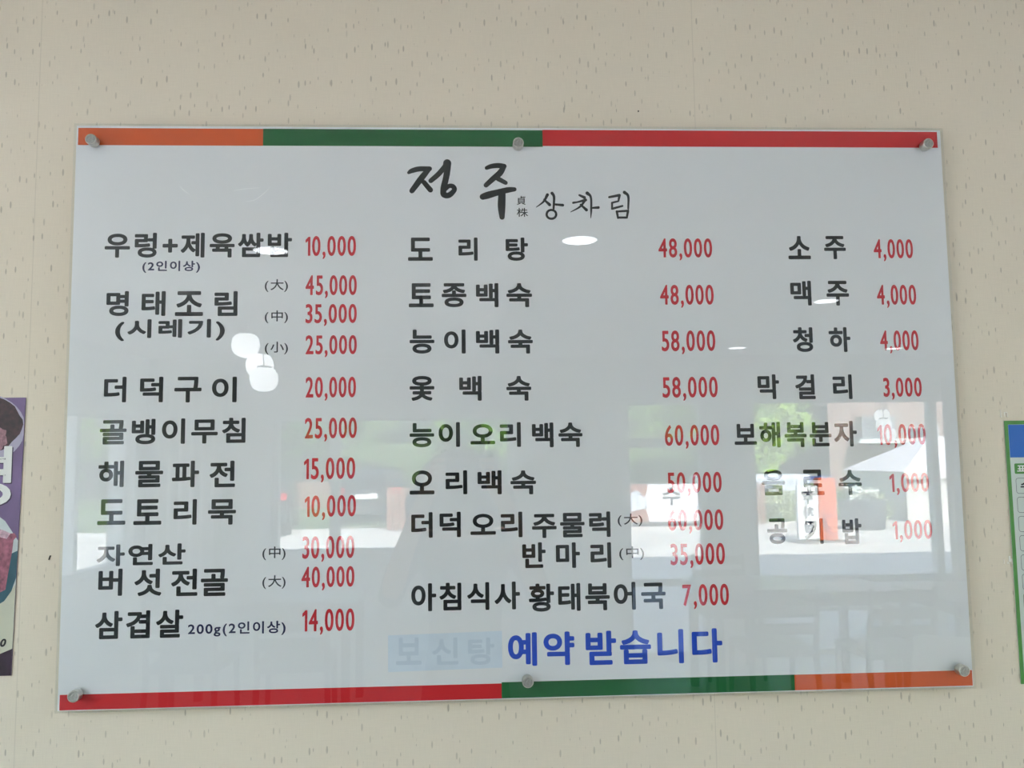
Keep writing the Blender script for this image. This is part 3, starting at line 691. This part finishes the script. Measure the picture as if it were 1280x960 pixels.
# ---------------- furniture behind the photographer (mirrored in the board) ----------------
WOOD = mat('dark_wood', (40, 28, 22), .45, noise=.25, scale=14)
TOPM = mat('table_laminate', (84, 58, 40), .3, noise=.15, scale=8)
WPL = mat('white_plastic', (226, 220, 218), .35)
def make_table(loc, label):
    t = thing('dining_table', label, 'table', loc, group='dining tables')
    bx('tabletop', TOPM, -.6, .6, -.38, .38, .71, .74, t, .006)
    bx('apron', WOOD, -.54, .54, -.32, .32, .64, .7095, t)
    for sx in (-1, 1):
        for sy in (-1, 1):
            bm = bmesh.new(); box(bm, sx*.54-.025, sx*.54+.025, sy*.32-.025, sy*.32+.025, 0, .64, .004); from_bm('leg', bm, WOOD, t)
    return t
def make_chair(loc, rz, label, m, seatm):
    t = thing('dining_chair', label, 'chair', loc, rz, 'dining chairs')
    bx('seat', seatm, -.21, .21, -.21, .21, .43, .47, t, .012)
    for sx in (-1, 1):
        bm = bmesh.new(); cyl(bm, (sx*.19, .19, .43), (sx*.20, .21, 0), .018, .014, 12); from_bm('leg', bm, m, t)
        bm = bmesh.new(); cyl(bm, (sx*.19, -.19, .43), (sx*.20, -.23, 0), .018, .014, 12); from_bm('leg', bm, m, t)
        bm = bmesh.new(); cyl(bm, (sx*.19, -.19, .44), (sx*.19, -.25, .84), .018, .013, 12); from_bm('back_post', bm, m, t)
    for k in range(3):
        bm = bmesh.new(); box(bm, -.18, .18, -.215-.02*k-.008, -.215-.02*k+.008, .56+.1*k, .625+.1*k, .004); from_bm('back_slat', bm, m, t)
    return t
tb = make_table((2.0, -4.35, 0), 'wooden dining table before the wide glass door')
copy_tree(tb, loc=(3.3, -3.9, 0), label='wooden dining table near the right wall')
copy_tree(tb, loc=(-1.4, -4.3, 0), label='wooden dining table under the three-pane window')
ch = make_chair((1.72, -3.82, 0), R(180), 'dark wooden chair at the left of the table before the wide glass door', WOOD, WOOD)
for x, y, a, l in ((2.35, -3.70, 178, 'dark wooden chair at the right of the table before the wide glass door'), (3.2, -3.3, 165, 'dark wooden chair turned away beside the table near the right wall'),
                   (1.8, -4.97, 2, 'dark wooden chair with its back to the glass doors'), (3.0, -3.5, 0, 'dark wooden chair behind the table near the right wall'),
                   (-1.7, -3.75, 182, 'dark wooden chair at the left of the table under the window'), (-1.1, -3.72, 176, 'dark wooden chair at the right of the table under the window')):
    if (x, y) == (3.0, -3.5): continue
    copy_tree(ch, loc=(x, y, 0), rz=R(a), label=l)
# moulded white armless chair
w = thing('shell_chair', 'white moulded plastic chair close to the menu wall', 'chair', (2.05, -2.45, 0), R(200))
V, F = [], []
prof = [(.23, .44), (.20, .455), (.0, .44), (-.16, .435), (-.215, .47), (-.24, .55), (-.262, .70), (-.275, .80), (-.278, .83)]
for i, (y, z) in enumerate(prof):
    hw = .22 if i < 5 else .22-.012*(i-4)
    for j in range(9):
        u = -1+j/4; V.append((u*hw, y+(.03*u*u if i > 4 else 0), z+(.02*u*u if i < 5 else 0)))
for i in range(len(prof)-1):
    for j in range(8): F.append((i*9+j, i*9+j+1, i*9+j+10, i*9+j+9))
o = from_data('shell', V, F, WPL, w); md = o.modifiers.new('thick', 'SOLIDIFY'); md.thickness = .012
for sx in (-1, 1):
    for sy in (-1, 1):
        bm = bmesh.new(); cyl(bm, (sx*.15, sy*.14, .43), (sx*.2, sy*.2, 0), .016, .012, 12); from_bm('leg', bm, WPL, w)
# curtains gathered at the left of the room
CUR = mat('curtain_linen', (176, 172, 160), .85)
def curtain(x0, x1, y, z0, z1, label, folds):
    V, F = [], []; n = folds*8
    for i in range(n+1):
        x = x0+(x1-x0)*i/n; d = .035*math.sin(i/8*2*math.pi)
        V += [(x, y+d, z0), (x, y+d*.7, z1)]
    for i in range(n): F.append((2*i, 2*i+2, 2*i+3, 2*i+1))
    o = from_data('curtain', V, F, CUR); m_ = o.modifiers.new('thick', 'SOLIDIFY'); m_.thickness = .004
    for p in o.data.polygons: p.use_smooth = True
    tag(o, label, 'curtain'); return o
curtain(-2.5, -2.0, Y0+.09, .1, 2.2, 'grey linen curtain gathered in the left room corner', 6)
curtain(3.73, 3.99, Y0+.09, .1, 2.2, 'grey linen curtain gathered beside the wide glass door', 3)

# ---------------- the photographer ----------------
person = thing('person', 'person in a round bucket hat and dark shirt holding up a phone', 'person', (-.11, -1.66, 0))
PX, PYY = -.11, -1.66
def skin_obj(name, chains, rad, root_i, mats):
    V, E_, RR = [], [], []
    for ch_ in chains:
        prev = None
        for it in ch_:
            if isinstance(it, int): idx = it
            else:
                idx = len(V); V.append(it[:3]); RR.append(it[3] if len(it) == 4 else it[3:5])
            if prev is not None: E_.append((prev, idx))
            prev = idx
    me = bpy.data.meshes.new(name); me.from_pydata(V, E_, []); o = bpy.data.objects.new(name, me); COL.objects.link(o)
    sk = o.modifiers.new('skin', 'SKIN'); sk.use_smooth_shade = True
    for i, r in enumerate(RR):
        r = (r, r) if isinstance(r, (int, float)) else r
        me.skin_vertices[0].data[i].radius = r; me.skin_vertices[0].data[i].use_root = (i == root_i)
    s = o.modifiers.new('sub', 'SUBSURF'); s.levels = 2; s.render_levels = 2
    dg = bpy.context.evaluated_depsgraph_get(); ev = o.evaluated_get(dg)
    m2 = bpy.data.meshes.new_from_object(ev); bpy.data.objects.remove(o); bpy.data.meshes.remove(me)
    for x in mats: m2.materials.append(x)
    for p in m2.polygons: p.use_smooth = True
    o = bpy.data.objects.new(name, m2); COL.objects.link(o); return o
SKIN = mat('skin', (196, 150, 122), .55); SHIRT = mat('charcoal_cotton', (58, 60, 64), .85, noise=.1, scale=40)
TROU = mat('navy_trousers', (44, 48, 60), .85); SHOE = mat('shoe_leather', (34, 32, 32), .5)
body = [[(0, 0, .86, .135, .10), (0, .0, .99, .125, .10), (0, 0, 1.14, .145, .11), (0, 0, 1.27, .14, .10), (0, 0, 1.335, .065, .058), (0, .015, 1.37, .05, .052), (0, .03, 1.42, .068, .085), (0, .03, 1.48, .075, .092), (0, .03, 1.545, .055, .070)]]
# indices: 0 pelvis, 3 chest
for s in (-1, 1):
    body.append([3, (s*.165, 0, 1.30, .070), (s*.228, .05, 1.21, .050), (s*.25, .12, 1.13, .042), (s*.20, .20, 1.29, .036), (s*.125, .268, 1.47, .027), (s*.098, .282, 1.515, .020, .034), (s*.088, .290, 1.555, .019, .038)])
    body.append([0, (s*.085, 0, .76, .085), (s*.09, .01, .46, .056), (s*.095, -.01, .25, .050), (s*.095, -.02, .09, .036), (s*.10, .03, .045, .036), (s*.105, .13, .035, .034)])
n_main = 0
chains = []
cnt = 0
for c in body:
    chains.append(c); cnt += sum(1 for it in c if not isinstance(it, int))
# palms: last vertex index of each arm
arm_end = {-1: 9+6, 1: 9+7+6+6+1-1}
idx = 9; ends = {}
for s in (-1, 1):
    idx += 7; ends[s] = idx-1; idx += 6
for s in (-1, 1):
    # four fingers curl over the back of the phone, the thumb lies on the screen side
    for k, (zo, ln) in enumerate(((.030, .9), (.010, 1.0), (-.010, .95), (-.030, .78))):
        bx_, bz = s*.090, 1.560+zo
        chains.append([ends[s], (bx_, .302, bz, .010), (s*.092, .322, bz+.004, .0085), (s*.080-s*.010*ln, .337, bz+.006, .008), (s*.066-s*.012*ln, .338, bz+.007, .0068)])
    chains.append([ends[s]-1, (s*.094, .285, 1.532, .012), (s*.082, .297, 1.555, .0095), (s*.068, .303, 1.572, .008)])
fig = skin_obj('body', chains, None, 0, [SHIRT, SKIN, TROU, SHOE])
for p in fig.data.polygons:
    c = p.center
    p.material_index = 3 if c.z < .085 else 2 if c.z < .93 and abs(c.x) < .2 and c.y < .16 else 1 if (c.z > 1.33 and abs(c.x) < .09 and c.y < .16) or (c.y > .16 and c.z > 1.12) else 0
fig.parent = person
def pp(name, bm, m): return from_bm(name, bm, m, person, True)
for s in (-1, 1):
    bm = bmesh.new(); ball(bm, (s*.03, .108, 1.475), .013, sy=.7); e = pp('eye', bm, mat('eye_white', (230, 228, 222), .3))
    bm = bmesh.new(); ball(bm, (s*.03, .1165, 1.475), .006, sy=.5); from_bm('iris', bm, mat('iris_brown', (40, 26, 20), .3), e, True)
    bm = bmesh.new(); ball(bm, (s*.078, .02, 1.46), .03, sx=.3, sy=.6); pp('ear', bm, SKIN)
bm = bmesh.new(); ball(bm, (0, .122, 1.45), .016, sx=.8, sz=1.5); pp('nose', bm, SKIN)
bm = bmesh.new(); ball(bm, (0, .112, 1.412), .022, sy=.35, sz=.35); pp('mouth', bm, mat('lips', (158, 92, 84), .5))
bm = bmesh.new(); ball(bm, (0, .012, 1.50), .098, sx=.92, sy=1.02, sz=.95)
bmesh.ops.delete(bm, geom=[v for v in bm.verts if v.co.y > .07 and v.co.z < 1.52 or v.co.z < 1.41], context='VERTS'); pp('hair', bm, mat('black_hair', (24, 22, 22), .6))
HATM = mat('hat_cotton', (70, 72, 74), .85, noise=.1, scale=60)
bm = bmesh.new(); lathe(bm, [(.001, .128), (.05, .122), (.09, .103), (.125, .072), (.15, .035), (.160, .0)], (-.012, .03, 1.502), 40); crown = pp('hat', bm, HATM)
bm = bmesh.new(); lathe(bm, [(.159, .01), (.176, -.01), (.188, -.045), (.186, -.085), (.174, -.128)], (-.012, .03, 1.502), 40); br = from_bm('brim', bm, HATM, crown, True)
for o in (crown, br): m_ = o.modifiers.new('thick', 'SOLIDIFY'); m_.thickness = .004
ph = thing('mobile_phone', 'dark smartphone held sideways in both hands', 'phone', (-.08, -1.3415, 1.53))
bx('case', mat('phone_case', (30, 32, 36), .35), -.078, .078, -.0045, .004, 0, .078, ph, .003)
bx('screen', mat('phone_screen', (10, 12, 14), .1), -.072, .072, -.0049, -.0044, .004, .074, ph)
bm = bmesh.new(); cyl(bm, (0, .004, .062), (0, .0048, .062), .006, seg=20); from_bm('camera_ring', bm, STEEL, ph)

# ---------------- outdoors beyond the glass ----------------
GZ = -.05
GRD = mat('pale_paving', (208, 200, 192), .9, noise=.12, scale=.8)
LAWN = mat('dry_grass', (70, 96, 36), .95, noise=.3, scale=1.5)
bm = bmesh.new(); box(bm, -45, 50, -19.5, 14, GZ-.3, GZ); g_ = structure(from_bm('ground', bm, GRD))
V, F = [], []; NX, NY = 26, 10
for j in range(NY+1):
    for i in range(NX+1):
        x = -60+130*i/NX; y = -19.5-55*j/NY
        V.append((x, y, GZ-.02+(0 if j < 2 else (j-1)**1.5*.55)+.25*math.sin(i*1.7+j)))
for j in range(NY):
    for i in range(NX): a = j*(NX+1)+i; F.append((a, a+1, a+NX+2, a+NX+1))
o = structure(from_data('hillside', V, F, LAWN)); o.data.flip_normals()
PAINT = mat('road_paint', (235, 235, 230), .8)
for i, (x, l) in enumerate(((-5.2, 'leftmost white parking line on the paving'), (-2.9, 'white parking line between the two dark cars'), (-.6, 'rightmost white parking line by the fence'))):
    o = bx('parking_line', PAINT, x-.06, x+.06, -18.6, -13.6, GZ, GZ+.004); tag(o, l, 'road marking', 'parking lines')
FENM = [mat('fence_board_a', (118, 80, 66), .8, noise=.2, scale=6), mat('fence_board_b', (140, 100, 84), .8, noise=.2, scale=6)]
def fence(x0, x1, y, label):
    t = thing('picket_fence', label, 'fence', ((x0+x1)/2, y, GZ), group='reddish board fences')
    L = (x1-x0)/2
    for z in (.25, .8): bx('rail', FENM[0], -L, L, -.045, -.015, z, z+.07, t)
    n = int((x1-x0)/.15); me = None
    for i in range(n):
        x = -L+(i+.5)*(2*L)/n
        if me is None:
            o = bx('picket', FENM[1], -.06, .06, -.0149, .008, 0, .98, t); me = o
        else: o = me.copy(); COL.objects.link(o); o.parent = t
        o.location = (x, 0, random.uniform(-.0, .03))
    return t
fence(-9.5, -2.2, -25.3, 'reddish board fence far behind the dark cars'); fence(-2.1, 2.95, -18.6, 'reddish board fence right of the dark cars'); fence(3.1, 6.9, -18.6, 'reddish board fence behind the restaurant banner')
# banner with picture
bn = thing('banner', 'wide white food banner tied to the fence', 'banner', (4.18, -18.5, GZ))
bx('cloth', mat('banner_white', (236, 232, 236), .7), -1.05, 1.05, -.01, .01, .12, .99, bn)
bx('frame', STEEL, -1.09, 1.09, -.03, -.011, .06, 1.02, bn)
def fl2(name, m, pts, par, y): o = from_data(name, [(x, y, z) for x, z in pts], [tuple(range(len(pts)))[::-1]], m, par); return o
fl2('printed_panel', mat('banner_brown', (150, 96, 76), .7, noise=.2, scale=4), [(-1.05, .12), (-.1, .12), (-.25, .6), (-.1, .99), (-1.05, .99)], bn, .0105)
fl2('printed_bowl', mat('banner_grey', (196, 198, 206), .7), [(-.85, .45), (-.62, .36), (-.2, .42), (.02, .50), (-.2, .62), (-.35, .85), (-.5, .85), (-.6, .62)], bn, .0110)
fl2('printed_fish', mat('banner_orange', (226, 132, 84), .7), [(-1.0, .22), (-.7, .18), (-.55, .28), (-.7, .38), (-1.0, .34)], bn, .0115)
V, F = [], []; run_mesh(V, F, '수', -.25, .50, .20, .92, .012, 0)
from_data('banner_lettering', [(-x+.4, .0118, z) for x, y, z in V], [f[::-1] for f in F], mat('banner_ink', (60, 62, 70), .7), bn)
# standing sign
sg = thing('standing_sign', 'standing parking sign with white face and orange side', 'sign', (6.27, -14.42, GZ), R(-6))
bx('face_panel', mat('sign_white', (234, 234, 232), .6), -.26, .16, -.04, .04, .06, 1.06, sg, .01)
bx('side_panel', mat('sign_orange', (222, 104, 60), .6), .165, .52, -.12, .06, .03, 1.20, sg, .01)
bx('foot', mat('sign_foot', (110, 104, 100), .8), -.34, .60, -.2, .2, 0, .028, sg)
V, F = [], []
for k, c in enumerate('주차장'): run_mesh(V, F, c, .0, .72-.27*k, .22, .95-.27*k, .008, 0)
from_data('sign_lettering', [(-x+.06, .0412, z) for x, y, z in V], [f[::-1] for f in F], mat('sign_ink', (58, 62, 84), .6), sg)
V, F = [], []; strokes(V, F, [[(.26, .46, .05), (.42, .50, .07), (.40, .30, .09), (.26, .10, .04)]], 0)
from_data('arrow_mark', [(-x+.68, .0615, z) for x, y, z in V], [f[::-1] for f in F], mat('sign_red', (190, 30, 40), .6), sg)
# planter bin
bn2 = thing('planter_tub', 'grey planter tub with pale blossoms beside the tent', 'planter', (8.5, -17.0, GZ))
bm = bmesh.new(); lathe(bm, [(.001, 0), (.44, 0), (.50, .62), (.52, .64), (.47, .64), (.45, .56), (.001, .56)], seg=28); from_bm('tub', bm, mat('tub_grey', (112, 116, 124), .7), bn2, True)
def leaf_cloud(n, rx, ry, rz, size, seed, c=(0, 0, 0)):
    rr = random.Random(seed); V, F = [], []
    lumps = [(rr.uniform(-.55, .55)*rx, rr.uniform(-.55, .55)*ry, rr.uniform(-.5, .6)*rz, rr.uniform(.35, .6)) for _ in range(9)]
    for _ in range(n):
        l = rr.choice(lumps); d = Vector((rr.gauss(0, 1), rr.gauss(0, 1), rr.gauss(0, 1))).normalized()*(rr.random()**.35)
        p = Vector((l[0]+d.x*rx*l[3], l[1]+d.y*ry*l[3], l[2]+d.z*rz*l[3]))
        a = Vector((rr.gauss(0, 1), rr.gauss(0, 1), rr.gauss(0, 1))).normalized(); b = a.orthogonal().normalized()*size*rr.uniform(.6, 1.3); e = a.cross(b)*.7
        n0 = len(V); V += [tuple(p-b+Vector(c)), tuple(p-e+Vector(c)), tuple(p+b+Vector(c)), tuple(p+e+Vector(c))]; F.append((n0, n0+1, n0+2, n0+3))
    return V, F
o = from_data('blossom', *leaf_cloud(260, .42, .42, .22, .05, 3, (0, 0, .72)), mat('blossom_white', (226, 228, 216), .8), bn2); o['kind'] = 'stuff'
# pale shrubs between sign and tent
for i, (x, y, r, l) in enumerate(((7.5, -19.4, .62, 'pale flowering shrub right behind the standing sign'), (8.85, -20.2, .7, 'pale flowering shrub behind the planter tub'), (9.2, -18.3, .5, 'small pale flowering shrub beside the tent'))):
    s = thing('shrub', l, 'shrub', (x, y, GZ), group='pale flowering shrubs')
    o = from_data('foliage', *leaf_cloud(900, r, r, r*.75, .06, 11+i, (0, 0, r*.75)), mat('pale_leaves', (176, 186, 140), .8, noise=.35, scale=5), s); o['kind'] = 'stuff'
    bm = bmesh.new(); cyl(bm, (0, 0, -.2), (0, 0, r*.6), .04, .02, 8); from_bm('stem', bm, WOOD, s)
# tent
tn = thing('canopy_tent', 'pale grey tent with a pyramid roof beside the brick house', 'tent', (12.0, -20.3, GZ))
TENT = mat('tent_cloth', (206, 202, 196), .8, noise=.06, scale=2)
V = [(-1.7, -1.7, 1.2), (1.7, -1.7, 1.2), (1.7, 1.7, 1.2), (-1.7, 1.7, 1.2), (0, 0, 2.15)]
o = from_data('roof_cloth', V, [(0, 1, 4), (1, 2, 4), (2, 3, 4), (3, 0, 4)], mat('tent_roof', (228, 220, 222), .8), tn); m_ = o.modifiers.new('thick', 'SOLIDIFY'); m_.thickness = .01
bx('wall_cloth', TENT, -1.62, 1.62, 1.58, 1.6, .0, 1.19, tn); bx('wall_cloth', TENT, -1.62, -1.6, -1.6, 1.57, .0, 1.19, tn)
bx('valance', TENT, -1.7, 1.7, 1.69, 1.71, 1.02, 1.19, tn)
for sx in (-1, 1):
    for sy in (-1, 1): bm = bmesh.new(); cyl(bm, (sx*1.66, sy*1.66, 0), (sx*1.66, sy*1.66, 1.19), .03, seg=10); from_bm('pole', bm, STEEL, tn)
# brick house
bh = thing('brick_house', 'reddish brick house with a white balcony ledge behind the tent', 'building', (18.0, -30.5, GZ))
def brick_mat():
    m = mat('brick_wall', (152, 112, 98), .9); n = m.node_tree; p = n.nodes['Principled BSDF']
    tc = n.nodes.new('ShaderNodeTexCoord'); mp = n.nodes.new('ShaderNodeMapping'); mp.inputs['Rotation'].default_value = (R(90), 0, 0)
    b = n.nodes.new('ShaderNodeTexBrick'); b.inputs['Scale'].default_value = 3.0; b.inputs['Color1'].default_value = srgb(124, 92, 84); b.inputs['Color2'].default_value = srgb(150, 118, 108); b.inputs['Mortar'].default_value = srgb(196, 186, 176)
    n.links.new(tc.outputs['Object'], mp.inputs[0]); n.links.new(mp.outputs[0], b.inputs['Vector']); n.links.new(b.outputs[0], p.inputs['Base Color']); return m
bx('wall', brick_mat(), -5.4, 5.4, -4, 2.4, 0, 6.2, bh); bx('roof', mat('roof_grey', (96, 92, 90), .8), -5.8, 5.8, -4.4, 2.8, 6.2, 6.5, bh)
bx('balcony', mat('balcony_white', (222, 222, 222), .7), -4.7, -2.4, 2.41, 3.3, 2.0, 2.16, bh)
bc = bx('air_conditioner', mat('unit_grey', (140, 144, 150), .6), -4.5, -3.3, 2.6, 3.1, 2.17, 2.95, bh)
for i in range(5): bx('grille_slat', mat('unit_dark', (88, 92, 98), .6), -4.45, -3.6, 3.1, 3.12, 2.25+.13*i, 2.31+.13*i, bc)
for x in (-2.0, .5, 3.0):
    w_ = bx('window', FRAME, x-.6, x+.6, 2.39, 2.45, 1.2, 2.6, bh); bx('pane', mat('far_pane', (70, 82, 94), .15), x-.53, x+.53, 2.452, 2.46, 1.27, 2.53, w_)
# light van roof behind the fence
vn = thing('delivery_van', 'white and blue van parked behind the board fence', 'van', (8.9, -24.5, GZ))
bx('body', mat('van_white', (216, 220, 232), .35), -2.1, 1.2, -.85, .85, .25, 1.05, vn, .12); bx('cab', mat('van_blue', (70, 92, 150), .35), 1.0, 2.0, -.83, .83, .25, .98, vn, .12)
bx('windscreen', mat('far_pane', (70, 82, 94), .15), 1.3, 2.005, -.7, .7, .6, .9, vn)
for x in (-1.3, 1.4):
    for y in (-.8, .8): bm = bmesh.new(); cyl(bm, (x, y-.08, .3), (x, y+.08, .3), .3, seg=20); from_bm('wheel', bm, SHOE, vn)
# two dark cars, rear towards the house (+Y)
def car(loc, rz, label, paint):
    t = thing('car', label, 'car', loc, rz, 'dark parked cars')
    side = [(-2.2, .32), (-2.25, .62), (-2.1, .82), (-1.1, .95), (-.45, 1.40), (.9, 1.46), (1.85, 1.30), (2.12, .98), (2.22, .85), (2.24, .40), (2.15, .28)]
    V, F = [], []; n = len(side)
    for s in (-1, 1):
        for y, z in side:
            hw = .90 if z < 1.0 else .90-(z-.95)*.42
            V.append((s*hw, y, z))
    for i in range(n-1): F.append((i, i+1, n+i+1, n+i))
    F.append((n-1, 0, n, 2*n-1)); F.append(tuple(range(n))[::-1]); F.append(tuple(range(n, 2*n)))
    o = from_data('body', V, F, paint, t); bm = bmesh.new(); bm.from_mesh(o.data); bmesh.ops.recalc_face_normals(bm, faces=bm.faces)
    bmesh.ops.bevel(bm, geom=list(bm.edges), offset=.05, segments=3, affect='EDGES'); bm.to_mesh(o.data); bm.free()
    for p in o.data.polygons: p.use_smooth = True
    dg_ = mat('car_glass', (20, 24, 30), .08)
    from_data('rear_window', [(-.66, 1.905, 1.27), (.66, 1.905, 1.27), (.74, 2.135, 1.01), (-.74, 2.135, 1.01)], [(0, 1, 2, 3)], dg_, t)
    for s in (-1, 1):
        bx('tail_lamp', mat('tail_red', (196, 20, 30), .25), s*.72-.17, s*.72+.17, 2.12, 2.262, .80, .96, t, .02)
        for y in (-1.4, 1.35):
            bm = bmesh.new(); cyl(bm, (s*.72, y, .31), (s*.92, y, .31), .31, seg=28); wh = from_bm('wheel', bm, SHOE, t)
            bm = bmesh.new(); cyl(bm, (s*.90, y, .31), (s*.93, y, .31), .19, seg=20); from_bm('hub', bm, STEEL, wh)
    bx('bumper', mat('bumper_dark', (44, 46, 50), .6), -.88, .88, 2.15, 2.30, .28, .50, t, .04)
    bx('number_plate', mat('plate_white', (238, 238, 234), .5), -.27, .27, 2.235, 2.262, .68, .80, t)
    return t
BLK = mat('black_car_paint', (34, 36, 42), .2)
c1 = car((-2.75, -22.4, GZ), 0, 'black parked car with lit-looking red tail lamps', BLK)
copy_tree(c1, loc=(-5.3, -19.4, GZ), rz=R(-8), label='black parked car nearest the glass, partly out of the window')
# bank of trees
BARK = mat('tree_bark', (84, 70, 56), .9, noise=.2, scale=6)
LV = [mat('leaves_a', (100, 138, 52), .75, noise=.6, spec=.1, scale=1.2), mat('leaves_b', (132, 162, 66), .75, noise=.6, spec=.1, scale=1.2), mat('leaves_c', (70, 106, 44), .75, noise=.6, spec=.1, scale=1.2)]
protos = []
for k in range(3):
    V, F = leaf_cloud(6500, 3.5, 3.1, 3.0, .24, 40+k, (0, 0, 3.1))
    t = thing('broadleaf_tree', 'tree', 'tree', (0, 0, 0), group='trees on the bank')
    o = from_data('foliage', V, F, LV[k], t); o['kind'] = 'stuff'
    bm = bmesh.new(); cyl(bm, (0, 0, -.6), (0, 0, 2.8), .26, .15, 10); cyl(bm, (0, 0, 1.6), (1.1, .3, 3.6), .12, .05, 8); cyl(bm, (0, 0, 1.4), (-1.0, -.4, 3.4), .12, .05, 8); from_bm('trunk', bm, BARK, t)
    protos.append(t)
rr = random.Random(5); first = [True]*3
KINDS = ['mid green', 'yellow green', 'dark green']
ORD = ['first', 'second', 'third', 'fourth', 'fifth', 'sixth', 'seventh', 'eighth', 'ninth', 'tenth']
for row, (y, step, zz, x0) in enumerate(((-31, 7.65, .9, -22), (-40, 8.0, 3.6, -25), (-49, 8.4, 7.0, -24))):
    n = 0
    for i in range(8):
        x = x0+i*step
        if row == 0 and 9 < x < 26: continue
        k = (i+row*2+rr.randrange(2)) % 3; lx, ly = x+rr.uniform(-.4, .4), y+rr.uniform(-.8, .8)
        if row == 0 and i == 4: lx, ly = 9.0, -28.3
        lab = '%s broadleaf tree, %s from the cars\' side in the %s row on the bank' % (KINDS[k], ORD[n], ('front', 'middle', 'rear')[row]); n += 1
        if first[k]: protos[k].location = (lx, ly, zz); protos[k].rotation_euler.z = rr.uniform(0, 6); protos[k]['label'] = lab; first[k] = False
        else: copy_tree(protos[k], loc=(lx, ly, zz), rz=rr.uniform(0, 6), label=lab)
